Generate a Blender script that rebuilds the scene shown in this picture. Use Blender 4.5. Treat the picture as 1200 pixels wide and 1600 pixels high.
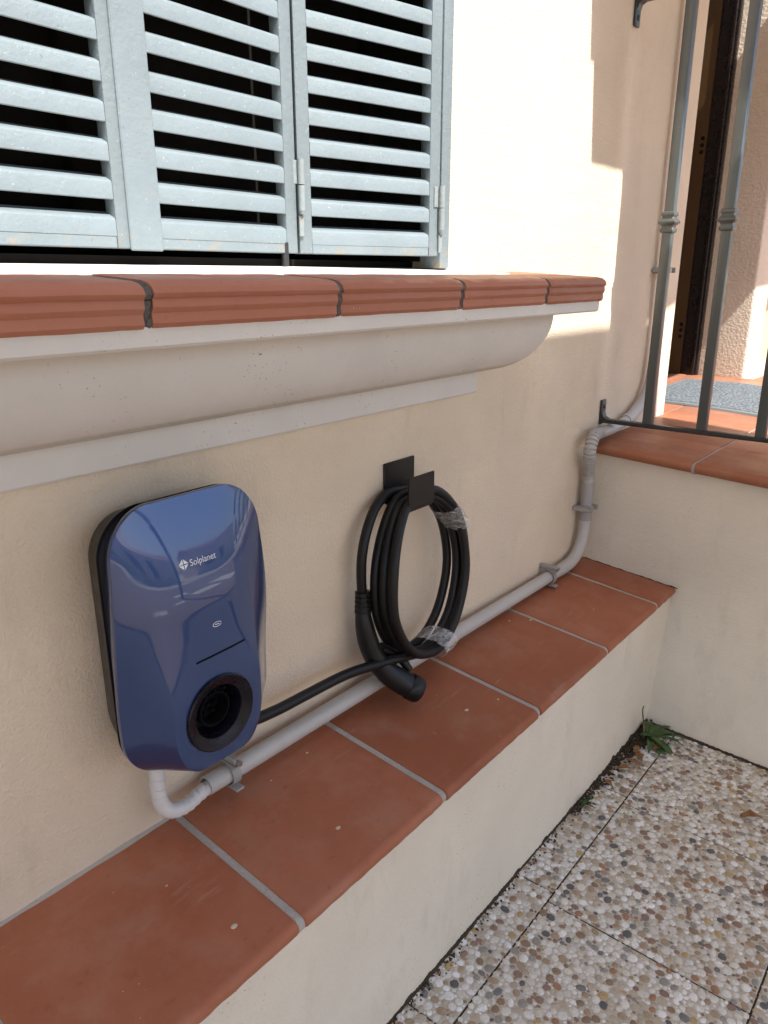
import bpy, bmesh, math, random
from mathutils import Vector, Matrix, noise, Euler
random.seed(7)
R = math.radians
sc = bpy.context.scene
for o in list(bpy.data.objects): bpy.data.objects.remove(o)
C = sc.collection
H = 1.39                                  # eye height above the ground; lengths below are given from the eye level

# ---------------------------------------------------------------- camera, sky, sun, exposure
cam_d = bpy.data.cameras.new('camera'); cam = bpy.data.objects.new('camera', cam_d); C.objects.link(cam)
cam_d.sensor_fit = 'VERTICAL'; cam_d.sensor_height = 36.0; cam_d.lens = 36.0 * 1165 / 1600
cam_d.clip_start = 0.02; cam_d.clip_end = 500
_y, _p, _r = R(50.6), R(-17.55), R(0.1)
_f = Vector((math.sin(_y)*math.cos(_p), math.cos(_y)*math.cos(_p), math.sin(_p)))
_rt = Vector((math.cos(_y), -math.sin(_y), 0)); _dn = _f.cross(_rt)
_r2 = _rt*math.cos(_r) + _dn*math.sin(_r); _d2 = _dn*math.cos(_r) - _rt*math.sin(_r)
cm = Matrix((_r2, -_d2, -_f)).transposed().to_4x4(); cm.translation = (0, -1, H)
cam.matrix_world = cm
sc.camera = cam

SUN = Vector((0.17, 1.0, -1.4)).normalized()
w = bpy.data.worlds.new('World'); sc.world = w; w.use_nodes = True
nt = w.node_tree; bg = nt.nodes['Background']
sky = nt.nodes.new('ShaderNodeTexSky'); sky.sky_type = 'NISHITA'; sky.sun_disc = False
sky.sun_elevation = math.asin(-SUN.z); sky.sun_rotation = math.atan2(-SUN.x, -SUN.y) % (2*math.pi)
sky.air_density = 1.0; sky.dust_density = 2.0; sky.ozone_density = 1.0
nt.links.new(sky.outputs[0], bg.inputs[0]); bg.inputs[1].default_value = 0.115
sl = bpy.data.lights.new('sun', 'SUN'); sl.energy = 4.0; sl.angle = R(0.53); sl.color = (1, .965, .905)
so = bpy.data.objects.new('sun', sl); C.objects.link(so); so.rotation_euler = SUN.to_track_quat('-Z', 'Y').to_euler()
so.location = (-1, -6, 9)
vs = sc.view_settings; vs.view_transform = 'Standard'; vs.look = 'None'; vs.gamma = 1; vs.use_curve_mapping = False
vs.exposure = 1.2
sc.render.resolution_x = 768; sc.render.resolution_y = 1024

# ---------------------------------------------------------------- materials
def lin(c):
    return tuple(((v/255)/12.92 if v/255 <= .04045 else ((v/255+.055)/1.055)**2.4) for v in c)
class NT:
    def __init__(s, name):
        s.m = bpy.data.materials.new(name); s.m.use_nodes = True; s.t = s.m.node_tree
        s.b = s.t.nodes['Principled BSDF']; s.co = s.n('ShaderNodeTexCoord').outputs['Object']
    def n(s, typ, **k):
        x = s.t.nodes.new(typ)
        for a, v in k.items(): setattr(x, a, v)
        return x
    def l(s, a, b): s.t.links.new(a, b)
    def geo(s):
        s.co = s.n('ShaderNodeNewGeometry').outputs['Position']; return s
    def noise(s, scale, detail=3, rough=.55, vec=None, st=None):
        x = s.n('ShaderNodeTexNoise'); x.inputs['Scale'].default_value = scale
        x.inputs['Detail'].default_value = detail; x.inputs['Roughness'].default_value = rough
        v = vec or s.co
        if st:
            m = s.n('ShaderNodeMapping'); m.inputs['Scale'].default_value = st; s.l(v, m.inputs[0]); v = m.outputs[0]
        s.l(v, x.inputs['Vector']); return x.outputs['Fac']
    def ramp(s, fac, stops, interp='LINEAR'):
        x = s.n('ShaderNodeValToRGB'); cr = x.color_ramp; cr.interpolation = interp
        while len(cr.elements) < len(stops): cr.elements.new(.5)
        for e, (p, c) in zip(cr.elements, stops):
            e.position = p; e.color = (*c, 1) if hasattr(c, '__len__') else (c, c, c, 1)
        s.l(fac, x.inputs[0]); return x.outputs[0]
    def mix(s, fac, a, b, blend='MIX'):
        x = s.n('ShaderNodeMix', data_type='RGBA', blend_type=blend)
        for i, v in ((0, fac), (6, a), (7, b)):
            if hasattr(v, 'links') or hasattr(v, 'is_linked'): s.l(v, x.inputs[i])
            elif i == 0: x.inputs[0].default_value = v
            else: x.inputs[i].default_value = (*v, 1)
        return x.outputs[2]
    def math(s, op, a, b=0.0):
        x = s.n('ShaderNodeMath', operation=op)
        for i, v in enumerate((a, b)):
            if hasattr(v, 'is_linked'): s.l(v, x.inputs[i])
            else: x.inputs[i].default_value = v
        return x.outputs[0]
    def bump(s, h, strength, dist, prev=None):
        x = s.n('ShaderNodeBump'); x.inputs['Strength'].default_value = strength; x.inputs['Distance'].default_value = dist
        s.l(h, x.inputs['Height'])
        if prev: s.l(prev, x.inputs['Normal'])
        return x.outputs[0]
    def done(s, col=None, rough=None, nrm=None, **k):
        for v, nm in ((col, 'Base Color'), (rough, 'Roughness')):
            if v is None: continue
            if hasattr(v, 'is_linked'): s.l(v, s.b.inputs[nm])
            else: s.b.inputs[nm].default_value = (*v, 1) if nm == 'Base Color' else v
        if nrm: s.l(nrm, s.b.inputs['Normal'])
        for a, v in k.items(): s.b.inputs[a.replace('_', ' ')].default_value = v
        return s.m

def stucco(name, col, grain=1.0, specks=.0, dirt=.0, coarse=0.0, dirtcol=(.30, .24, .17), cracks=False, spk=(.06, .05, .045)):
    m = NT(name).geo()
    c = m.mix(m.ramp(m.noise(3.0, 2), [(.35, 0), (.7, 1)]), tuple(v*.925 for v in col), tuple(min(.9, v*1.035) for v in col))
    c = m.mix(m.math('MULTIPLY', m.ramp(m.noise(22, 3, .65), [(.45, 0), (.75, 1)]), .35), c, tuple(v*.9 for v in col))
    if dirt:
        st = m.ramp(m.noise(9, 6, .7, st=(1, 1, .35)), [(.56, 0), (.72, 1)])
        c = m.mix(m.math('MULTIPLY', st, dirt), c, dirtcol)
    if specks:
        th = .695 if specks > .8 else .735
        sp = m.ramp(m.noise(230, 2, .5), [(th, 0), (th+.025, 1)])
        ms = m.ramp(m.noise(7, 3), [(.48, 0), (.6, 1)])
        c = m.mix(m.math('MULTIPLY', m.math('MULTIPLY', sp, ms), specks), c, spk)
    if cracks:
        vo = m.n('ShaderNodeTexVoronoi', feature='DISTANCE_TO_EDGE'); vo.inputs['Scale'].default_value = 2.3
        wv = m.n('ShaderNodeVectorMath', operation='ADD'); nz = m.n('ShaderNodeTexNoise'); nz.inputs['Scale'].default_value = 6; m.l(m.co, nz.inputs['Vector']); m.l(m.co, wv.inputs[0])
        ws = m.n('ShaderNodeVectorMath', operation='SCALE'); ws.inputs[3].default_value = .22; m.l(nz.outputs['Color'], ws.inputs[0]); m.l(ws.outputs[0], wv.inputs[1]); m.l(wv.outputs[0], vo.inputs['Vector'])
        ck = m.ramp(vo.outputs['Distance'], [(.0012, 1), (.0034, 0)])
        c = m.mix(m.math('MULTIPLY', m.math('MULTIPLY', ck, m.ramp(m.noise(4, 2), [(.52, 0), (.6, 1)])), .5), c, (.30, .23, .17))
    b = m.bump(m.noise(170, 4, .66), min(1, .6*grain), .004+.001*grain)
    b = m.bump(m.noise(14, 3, .6, st=(.45, .45, 2.0)), min(1, .22*grain), .010, b)
    if coarse:
        v = m.n('ShaderNodeTexVoronoi'); v.inputs['Scale'].default_value = 70; m.l(m.co, v.inputs['Vector'])
        b = m.bump(v.outputs['Distance'], coarse, .014, b)
    return m.done(c, .92, b, Specular_IOR_Level=.25)

M = {}
M['cream'] = stucco('cream_stucco', (.82, .685, .525), 1.3, .55, .16)
M['cream_low'] = stucco('cream_painted_render', (.82, .73, .595), .7, .85, .16, spk=(.20, .13, .08))
M['rough'] = stucco('rough_plaster', (.70, .61, .50), 1.2, 0, .05, coarse=.22)
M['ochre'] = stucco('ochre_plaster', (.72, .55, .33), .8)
M['white'] = stucco('white_moulding_paint', (.69, .655, .61), .28, .9)
M['mortar_dark'] = stucco('dark_cement', (.15, .14, .125), 2.2, .4, coarse=.8)
M['grout'] = stucco('grey_grout', (.52, .47, .41), 1.5, .6, .35)
M['concrete'] = stucco('concrete', (.42, .39, .35), 1.0, .4, .2)

def terracotta(name, a, b2, haze, rough=.42):
    m = NT(name).geo()
    oi = m.n('ShaderNodeObjectInfo').outputs['Random']
    c = m.mix(m.ramp(m.noise(5, 5, .6), [(.3, 0), (.72, 1)]), a, b2)
    c = m.mix(m.math('MULTIPLY', oi, .9), c, (a[0]*.80, a[1]*.84, a[2]*.82))
    hz = m.ramp(m.noise(7.5, 6, .68), [(.5, 0), (.78, 1)])
    c = m.mix(m.math('MULTIPLY', hz, haze), c, (.44, .29, .205))
    sp = m.ramp(m.noise(150, 2, .5), [(.76, 0), (.79, 1)])
    c = m.mix(m.math('MULTIPLY', sp, .5), c, (.7, .6, .5))
    sc2 = m.ramp(m.noise(14, 5, .75, st=(.35, 3.2, 1)), [(.60, 0), (.72, 1)])
    c = m.mix(m.math('MULTIPLY', sc2, .30), c, (.50, .36, .27))
    dk = m.ramp(m.noise(45, 4, .7), [(.62, 0), (.74, 1)])
    c = m.mix(m.math('MULTIPLY', dk, .35), c, (a[0]*.5, a[1]*.5, a[2]*.5))
    r = m.ramp(m.noise(11, 5, .6), [(.3, rough-.08), (.75, rough+.16)])
    bp = m.bump(m.noise(260, 3), .10, .0012); bp = m.bump(m.noise(14, 4), .22, .004, bp)
    return m.done(c, r, bp, Specular_IOR_Level=.26)
M['tile'] = terracotta('terracotta_ledge', (.345, .108, .052), (.45, .172, .095), .34, .52)
M['sill'] = terracotta('terracotta_sill', (.41, .152, .092), (.46, .185, .115), .14, .42)
M['step'] = terracotta('terracotta_step', (.37, .145, .085), (.46, .22, .14), .40)
M['nosing'] = terracotta('terracotta_nosing', (.32, .11, .055), (.41, .16, .085), .30, .45)

def paint(name, col, rough=.4, wear=0.0, metal=0.0, spec=.5, rustcol=(.32, .17, .07), bs=.15, dust=0.0):
    m = NT(name).geo()
    c = m.mix(m.ramp(m.noise(8, 4), [(.3, 0), (.7, 1)]), tuple(v*.93 for v in col), tuple(min(1, v*1.05) for v in col))
    if wear:
        wr = m.ramp(m.noise(38, 5, .7), [(.63, 0), (.70, 1)])
        c = m.mix(m.math('MULTIPLY', wr, wear), c, rustcol)
        wp = m.ramp(m.noise(180, 2, .5), [(.71, 0), (.74, 1)])
        c = m.mix(m.math('MULTIPLY', wp, min(1, wear*1.2)), c, tuple(min(.85, v*1.5+.1) for v in col))
    if dust:
        d = m.ramp(m.noise(30, 5, .7), [(.4, 0), (.75, 1)])
        c = m.mix(m.math('MULTIPLY', d, dust), c, (.42, .37, .32))
    b = m.bump(m.noise(95, 4, .6), bs, .003)
    r = m.ramp(m.noise(30, 4), [(.3, rough-.06), (.75, rough+.1)])
    return m.done(c, r, b, Metallic=metal, Specular_IOR_Level=spec)
def shutter_paint():
    m = NT('blue_grey_shutter_paint').geo(); col = (.205, .250, .272)
    c = m.mix(m.ramp(m.noise(9, 4), [(.3, 0), (.7, 1)]), tuple(v*.92 for v in col), tuple(v*1.05 for v in col))
    c = m.mix(m.math('MULTIPLY', m.ramp(m.noise(210, 2, .5), [(.70, 0), (.735, 1)]), .6), c, (.42, .45, .46))
    c = m.mix(m.math('MULTIPLY', m.ramp(m.noise(160, 2, .5, st=(1.3, 1, .8)), [(.725, 0), (.75, 1)]), .6), c, (.10, .11, .11))
    c = m.mix(m.math('MULTIPLY', m.ramp(m.noise(26, 4, .6, st=(.5, .5, 2.2)), [(.55, 0), (.75, 1)]), .35), c, (.25, .265, .25))
    sx = m.n('ShaderNodeSeparateXYZ'); m.l(m.co, sx.inputs[0])
    low = m.ramp(sx.outputs[2], [(0, 1), (1, 1)]); mr = m.n('ShaderNodeMapRange'); m.l(sx.outputs[2], mr.inputs[0])
    for i, v in ((1, H+.038), (2, H+.062), (3, 1.0), (4, 0.0)): mr.inputs[i].default_value = v
    rn = m.ramp(m.noise(30, 5, .7), [(.55, 0), (.63, 1)])
    c = m.mix(m.math('MULTIPLY', m.math('MULTIPLY', rn, mr.outputs[0]), .75), c, (.36, .25, .13))
    b = m.bump(m.noise(90, 4, .65), .45, .003)
    return m.done(c, m.ramp(m.noise(30, 3), [(.3, .36), (.75, .52)]), b, Specular_IOR_Level=.5)
M['shutter'] = shutter_paint()
M['rust'] = paint('rusty_blue_grey_paint', (.24, .275, .28), .55, .95, bs=.5)
M['rail'] = paint('grey_green_metal_paint', (.075, .083, .080), .34, .1, .0, .6)
M['iron'] = paint('dark_iron', (.05, .052, .055), .32, .15, .5, .6)
M['pvc'] = paint('grey_pvc', (.50, .48, .455), .42, .0, dust=.22, bs=.05)
M['pvc_flex'] = paint('corrugated_grey_pvc', (.44, .425, .405), .48, dust=.15, bs=.03)
M['clip'] = paint('grey_plastic_clip', (.34, .33, .32), .45, dust=.3, bs=.05)
M['zinc'] = paint('zinc_screw', (.45, .44, .42), .35, metal=.9)
M['tape_white'] = paint('white_tape', (.70, .68, .66), .45, dust=.2, bs=.1)
M['rubber'] = paint('black_rubber', (.006, .006, .0065), .42, dust=.010, bs=.1, spec=.35)
M['black_plastic'] = paint('black_plastic', (.008, .008, .009), .4, dust=.012, spec=.35, bs=.05)
M['housing'] = paint('dark_brown_housing', (.035, .030, .026), .42, bs=.12)
M['hook'] = paint('black_coated_steel', (.010, .009, .0085), .4, dust=.02, spec=.35, bs=.06)
M['socket'] = paint('socket_plastic', (.006, .005, .010), .28, bs=.0, spec=.3)
M['socket_in'] = paint('socket_inner', (.003, .003, .004), .8, bs=.0, spec=.12)
M['print'] = paint('silver_white_print', (.72, .74, .78), .4, bs=0)
M['unlit_black'] = paint('unlit_interior', (.012, .011, .010), .9, bs=0, spec=.1)  # near-black colour standing in for the unlit interior and holes
M['door_wood'] = paint('dark_door', (.016, .011, .010), .28, bs=.1)
M['door_brown'] = paint('brown_frame_strip', (.085, .045, .015), .4, .25, rustcol=(.05, .03, .015))
M['glass_dark'] = paint('window_glass', (.02, .022, .024), .06, bs=0)
M['earth'] = paint('dark_soil', (.065, .048, .032), .95, bs=.6, spec=.1)
M['leaf'] = None
def blue_cover():
    m = NT('metallic_blue_lacquer').geo()
    fl = m.ramp(m.noise(2600, 1), [(.3, .8), (.7, 1.2)])
    c = m.mix(1.0, (.022, .058, .185), fl, 'MULTIPLY')
    b = m.bump(m.noise(14, 2), .02, .002)
    m.l(m.ramp(m.noise(19, 4, .7), [(.45, .018), (.8, .16)]), m.b.inputs['Coat Roughness'])
    return m.done(c, .30, b, Metallic=.5, Coat_Weight=1.0, Coat_IOR=1.6, Specular_IOR_Level=.5)
M['blue'] = blue_cover()
def film():
    m = NT('clear_wrapping_film')
    n = m.noise(75, 4, .7, st=(.5, 1, 2.2)); b = m.bump(n, 1.0, .008)
    m.done((.85, .84, .83), .12, b, Specular_IOR_Level=.8)
    a = m.ramp(n, [(.36, .18), (.52, .32), (.66, .62)]); m.l(a, m.b.inputs['Alpha'])
    return m.m
M['film'] = film()
def leafmat(name, col, col2):
    m = NT(name).geo()
    c = m.mix(m.ramp(m.noise(60, 4), [(.35, 0), (.7, 1)]), col, col2)
    return m.done(c, .5, m.bump(m.noise(120, 3), .4, .003), Specular_IOR_Level=.4)
M['leaf'] = leafmat('green_leaf', (.035, .075, .018), (.075, .13, .035))
M['dead'] = leafmat('dead_leaf', (.20, .085, .03), (.30, .15, .06))
M['dry'] = leafmat('dry_stalk', (.17, .12, .06), (.25, .19, .1))
def matmat():
    m = NT('grey_woven_mat').geo()
    v = m.n('ShaderNodeTexVoronoi'); v.inputs['Scale'].default_value = 85; m.l(m.co, v.inputs['Vector'])
    c = m.mix(m.ramp(v.outputs['Distance'], [(.2, 0), (.6, 1)]), (.20, .23, .25), (.09, .105, .12))
    return m.done(c, .85, m.bump(v.outputs['Distance'], .8, .006))
M['mat'] = matmat(); M['mat_edge'] = paint('grey_rubber_edge', (.16, .18, .19), .6)
def pebblemat():
    m = NT('river_pebble').geo()
    a = m.n('ShaderNodeVertexColor', layer_name='pcol').outputs['Color']
    f = m.ramp(m.noise(170, 4, .65), [(.3, .80), (.7, 1.12)])
    c = m.mix(1.0, a, f, 'MULTIPLY')
    d = m.ramp(m.noise(3.5, 5, .7), [(.5, 0), (.7, 1)])
    c = m.mix(m.math('MULTIPLY', d, .38), c, (.30, .235, .16))
    return m.done(c, .55, m.bump(m.noise(300, 2), .15, .001), Specular_IOR_Level=.4)
M['pebble'] = pebblemat()
def slabmat(pebbly):
    m = NT('pebble_dash_paving' if pebbly else 'cement_matrix').geo()
    c = m.mix(m.ramp(m.noise(40, 5, .65), [(.35, 0), (.7, 1)]), (.47, .42, .345), (.60, .55, .47))
    c = m.mix(m.math('MULTIPLY', m.ramp(m.noise(5, 5, .65), [(.5, 0), (.72, 1)]), .4), c, (.24, .20, .15))
    b = m.bump(m.noise(200, 3), .5, .003)
    if pebbly:
        v = m.n('ShaderNodeTexVoronoi'); v.inputs['Scale'].default_value = 62; m.l(m.co, v.inputs['Vector'])
        pc = m.n('ShaderNodeSeparateColor'); m.l(v.outputs['Color'], pc.inputs[0])
        col = m.ramp(pc.outputs[0], [(0, (.60, .55, .46)), (.35, (.66, .62, .55)), (.6, (.42, .33, .23)), (.75, (.30, .21, .13)), (.85, (.12, .11, .11)), (.93, (.30, .13, .07))], 'CONSTANT')
        c = m.mix(m.ramp(v.outputs['Distance'], [(.38, 0), (.5, 1)]), col, c)
        b = m.bump(v.outputs['Distance'], .8, -.006, b)
    return m.done(c, .8, b)
M['slab'] = slabmat(False); M['paving_far'] = slabmat(True)

# ---------------------------------------------------------------- object helpers
WM = {}
def link(o, parent=None, mw=None):
    C.objects.link(o); mw = mw or Matrix.Identity(4); WM[o.name] = mw
    o.matrix_basis = mw
    if parent:
        o.parent = parent; o.matrix_parent_inverse = WM[parent.name].inverted()
    return o
def tag(o, label=None, cat=None, group=None, kind=None):
    for k, v in (('label', label), ('category', cat), ('group', group), ('kind', kind)):
        if v: o[k] = v
    return o
def thing(name, loc, label, cat, group=None):
    return tag(link(bpy.data.objects.new(name, None), None, Matrix.Translation((loc[0], loc[1], loc[2]+H))), label, cat, group)
def mesh_of(name, bm, mat, smooth=None):
    me = bpy.data.meshes.new(name); bm.normal_update(); bm.to_mesh(me); bm.free()
    me.materials.append(mat)
    if smooth is not None:
        for p in me.polygons: p.use_smooth = True
        if smooth < 179: me.set_sharp_from_angle(angle=R(smooth))
    return me
def obj(name, bm, mat, parent=None, smooth=None, loc=(0, 0, 0), rot=None):
    """bm in coordinates relative to loc; z of loc is measured from eye level"""
    me = mesh_of(name, bm, M[mat] if isinstance(mat, str) else mat, smooth)
    return place(name, me, parent, loc, rot)
def place(name, me, parent=None, loc=(0, 0, 0), rot=None, scale=None):
    mw = Matrix.Translation((loc[0], loc[1], loc[2]+H))
    if rot: mw = mw @ Euler(rot).to_matrix().to_4x4()
    if scale: mw = mw @ Matrix.Diagonal((*scale, 1))
    return link(bpy.data.objects.new(name, me), parent, mw)
def box(x0, x1, y0, y1, z0, z1, bev=0.0, seg=2, bm=None):
    b = bm or bmesh.new(); g = bmesh.ops.create_cube(b, size=1.0)
    for v in g['verts']:
        v.co = Vector(((x0+x1)/2+v.co.x*(x1-x0), (y0+y1)/2+v.co.y*(y1-y0), (z0+z1)/2+v.co.z*(z1-z0)))
    if bev: bmesh.ops.bevel(b, geom=list({e for v in g['verts'] for e in v.link_edges}), offset=bev, segments=seg, affect='EDGES', profile=.5)
    return b
def cat_rom(pts, n=8, closed=False):
    P = [Vector(p) for p in pts]; out = []; N = len(P)
    rng = range(N if closed else N-1)
    for i in rng:
        if closed: a, b, c, d = P[i-1], P[i], P[(i+1) % N], P[(i+2) % N]
        else: a, b, c, d = P[max(i-1, 0)], P[i], P[i+1], P[min(i+2, N-1)]
        for k in range(n):
            t = k/n
            out.append(.5*((2*b)+(c-a)*t+(2*a-5*b+4*c-d)*t*t+(3*b-a-3*c+d)*t**3))
    if not closed: out.append(P[-1])
    return out
def tube(path, rad, seg=14, caps=True, bm=None):
    b = bm or bmesh.new(); n = len(path); rings = []
    T = [(path[min(i+1, n-1)]-path[max(i-1, 0)]).normalized() for i in range(n)]
    u = T[0].orthogonal().normalized()
    for i in range(n):
        u = (u - T[i]*u.dot(T[i])).normalized(); v = T[i].cross(u)
        r = rad(i/(n-1)) if callable(rad) else rad
        rings.append([b.verts.new(path[i]+(u*math.cos(a)+v*math.sin(a))*r) for a in [2*math.pi*k/seg for k in range(seg)]])
    for i in range(n-1):
        for k in range(seg): b.faces.new((rings[i][k], rings[i][(k+1) % seg], rings[i+1][(k+1) % seg], rings[i+1][k]))
    if caps: b.faces.new(rings[0][::-1]); b.faces.new(rings[-1])
    return b
def prism(prof, axis_pts, bm=None, cap=True):
    """prof: list of lists of Vector (one closed loop per station)"""
    b = bm or bmesh.new(); L = [[b.verts.new(p) for p in s] for s in prof]; n = len(L[0])
    for i in range(len(L)-1):
        for k in range(n): b.faces.new((L[i][k], L[i][(k+1) % n], L[i+1][(k+1) % n], L[i+1][k]))
    if cap: b.faces.new(L[0][::-1]); b.faces.new(L[-1])
    bmesh.ops.recalc_face_normals(b, faces=b.faces); return b
def cyl(p0, p1, r, seg=16, bm=None, r2=None):
    p0, p1 = Vector(p0), Vector(p1)
    return tube([p0, p0.lerp(p1, .5), p1], (lambda t: r+((r2 if r2 is not None else r)-r)*t), seg, True, bm)
def wob(x, y, z, s, a): return noise.noise(Vector((x*s, y*s, z*s)))*a

# ---------------------------------------------------------------- ground and paving
g = bmesh.new(); bmesh.ops.create_grid(g, x_segments=2, y_segments=2, size=120)
ground = tag(obj('ground', g, 'paving_far', None, None, (0, 0, -H-.014)), kind='structure')
JX0, JX1, PIT = 1.312, 1.782, .44
slabs = []
tag(obj('joint_mortar', box(-.6, 2.3, -1.75, -.19, -H-.03, -H-.0022), 'earth', ground), kind=None)
rows = [(-.4125, -.20, JX1), (-.855, -.4165, JX0), (-1.30, -.859, JX0+.21), (-1.745, -1.307, JX0)]
for (y0, y1, xo) in rows:
    for k in range(-4, 3):
        x0 = xo+(k-1)*PIT+.0017; x1 = xo+k*PIT-.0017
        x1 = min(x1, 2.35)
        if x0 > 2.24 or x1-x0 < .05: continue
        s = obj('paving_slab', box(x0, x1, y0, y1, -H-.04, -H, .002, 1), 'slab', ground)
        slabs.append((x0, x1, y0, y1, s))

# ---------------------------------------------------------------- the house
house = thing('house', (0, 0, -H), 'cream stuccoed house wall with a shuttered window above the blue charger', 'house')
def gridwall(xs, zs, solid, y0, y1):
    b = bmesh.new(); V = {}
    def v(i, k, s):
        if (i, k, s) not in V: V[(i, k, s)] = b.verts.new((xs[i], y1 if s else y0, zs[k]))
        return V[(i, k, s)]
    ok = lambda i, k: 0 <= i < len(xs)-1 and 0 <= k < len(zs)-1 and solid(i, k)
    for i in range(len(xs)-1):
        for k in range(len(zs)-1):
            if not ok(i, k): continue
            b.faces.new((v(i, k, 0), v(i+1, k, 0), v(i+1, k+1, 0), v(i, k+1, 0)))
            b.faces.new((v(i, k, 1), v(i, k+1, 1), v(i+1, k+1, 1), v(i+1, k, 1)))
            for (di, dk, a, c) in ((-1, 0, (i, k), (i, k+1)), (1, 0, (i+1, k+1), (i+1, k)), (0, -1, (i+1, k), (i, k)), (0, 1, (i, k+1), (i+1, k+1))):
                if not ok(i+di, k+dk): b.faces.new((v(*a, 0), v(*c, 0), v(*c, 1), v(*a, 1)))
    bmesh.ops.recalc_face_normals(b, faces=b.faces)
    return b
WX0, WX1, WZ0, WZ1 = -.04, 1.432, .004, 1.45      # window opening
DX0, DX1, DZ1 = 2.962, 4.28, 1.75                 # doorway
xs = [-5, WX0, WX1, DX0]; zs = [-H-.1, WZ0, WZ1, DZ1, 2.3]
b = gridwall(xs, zs, lambda i, k: not (i == 1 and k == 1), 0, .46)
bmesh.ops.bevel(b, geom=[e for e in b.edges if all(abs(v.co.x-DX0) < 1e-4 and abs(v.co.y) < 1e-4 for v in e.verts)], offset=.012, segments=3, affect='EDGES')
obj('wall', b, 'cream', house, 40)
obj('lintel_wall', box(DX0, DX1, .002, .46, DZ1, 2.3), 'cream', house)
pl = obj('pilaster', box(DX1, 4.56, .055, .50, -H-.1, 2.3, .012, 3), 'rough', house, 40)
pl['label'] = 'rough plastered door pier with a sunlit corner'
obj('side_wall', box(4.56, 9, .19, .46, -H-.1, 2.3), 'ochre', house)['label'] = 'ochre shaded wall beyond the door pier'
rf = bmesh.new(); box(-5.3, 9.2, -.16, 3.2, 2.3, 2.42, .01, 1, rf); obj('roof', rf, 'concrete', house)
# near-black liner, glazing and frame imitate the unlit room; then the door
obj('window_glass', box(WX0+.03, WX1-.03, .205, .212, WZ0+.03, WZ1-.03), 'unlit_black', house)
cs = bmesh.new()
for x0, x1 in ((WX0-.001, WX0+.026), (WX1-.026, WX1+.001)): box(x0, x1, .0505, .30, WZ0+.028, WZ1-.03, 0, 1, cs)
box(WX0-.001, WX1+.001, .0905, .30, WZ0-.02, WZ0+.027, 0, 1, cs); box(WX0-.001, WX1+.001, .0905, .30, WZ1-.029, WZ1+.001, 0, 1, cs)
obj('unlit_liner', cs, 'unlit_black', house)
wf = bmesh.new()
for x0, x1 in ((WX0, WX0+.05), (.67, .73), (WX1-.05, WX1)): box(x0, x1, .17, .20, WZ0+.05, WZ1, .004, 1, wf)
box(WX0+.002, WX1-.002, .169, .201, WZ0+.029, WZ0+.05, .004, 1, wf)
obj('window_frame', wf, 'unlit_black', house)
obj('door', box(DX0+.01, DX1-.03, .446, .458, -.56, DZ1), 'door_wood', house)
dfm = bmesh.new(); box(DX1-.03, DX1+.004, .285, .375, -.55, DZ1, .006, 2, dfm); box(DX1-.042, DX1-.028, .30, .318, -.55, DZ1, .004, 2, dfm)
fr = obj('door_frame', dfm, 'door_wood', house)
fs = obj('frame_strip', box(DX1-.026, DX1+.004, .376, .444, -.55, DZ1, .003, 1), 'door_brown', fr)
for zc in (-.315, .60):
    for k in range(3): obj('bolt_hole', cyl((DX1-.0275, .398, zc+k*.032), (DX1-.0245, .398, zc+k*.032), .010, 12), 'unlit_black', fr)

# window sill: terracotta nosing tiles and dark cement joints, profile swept along x
SF, SB = -.236, .088
def sillprof(front=SF, top0=-.004, lift=0.0, inset=0.0):
    sl = .06
    f = front+inset
    p = [(f+.024, top0+.024*sl), (f+.010, top0-.0015), (f+.003, top0-.007), (f, top0-.014), (f+.002, top0-.0185), (f+.0045, top0-.0205),
         (f+.0035, top0-.0245), (f+.003, top0-.030), (f+.005, top0-.0345), (f+.0065, top0-.0365), (f+.0065, top0-.041), (f+.006, top0-.048), (f+.010, top0-.0535),
         (SB, top0-.0535), (SB, top0+(SB-front)*sl)]
    return [(a, c-(inset*.6 if i < 13 else 0)) for i, (a, c) in enumerate(p)]
sill = thing('window_sill', (.7, -.12, -.0535), 'window sill of ridged terracotta nosing tiles below the blue shutters', 'window sill')
edges = [-.37, -.16, .18, .513, .836, 1.160, 1.480, 1.768]
edges[-1] = xe = 1.766
for i in range(len(edges)-1):
    x0, x1 = edges[i]+.0055, edges[i+1]-.0055
    if i == len(edges)-2: x1 = xe
    dz = random.uniform(-.0006, .0006); dy = random.uniform(-.0012, .0008); tx = random.uniform(-.0008, .0008)
    st = []
    n = 31
    for k in range(n):
        t = k/(n-1); x = x0+(x1-x0)*t; ins = .0018 if k in (0, n-1) else 0
        st.append([Vector((x+(.0 if ins == 0 else 0)+wob(x, a*30, c*30, 3, .0012)*(1 if k in (0, n-1) else 0), a+dy+ins*(1 if a < -.1 else 0), c+dz+tx*(t-.5)+wob(x*1.0, a*9, c*40, 22, .0006)+wob(x, i, c*60, 60, .0005)-ins*(.5 if a < -.1 and c > -.02 else 0))) for a, c in sillprof()])
    o = obj('sill_tile', prism(st, None), 'sill', sill, 28)
    if i < len(edges)-2:
        xj = edges[i+1]; st = []
        for k in range(4):
            x = xj-.0056+.0112*k/3
            st.append([Vector((x+wob(c*9, k*.1, i, 9, .0022), a+(wob(xj+k*.3, a*20, c*60, 5, .0022) if a < -.1 else 0), c-(.0008 if a > -.2 else 0))) for a, c in sillprof(inset=.0032)])
        obj('mortar_joint', prism(st, None), 'mortar_dark', sill, 40)

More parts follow.
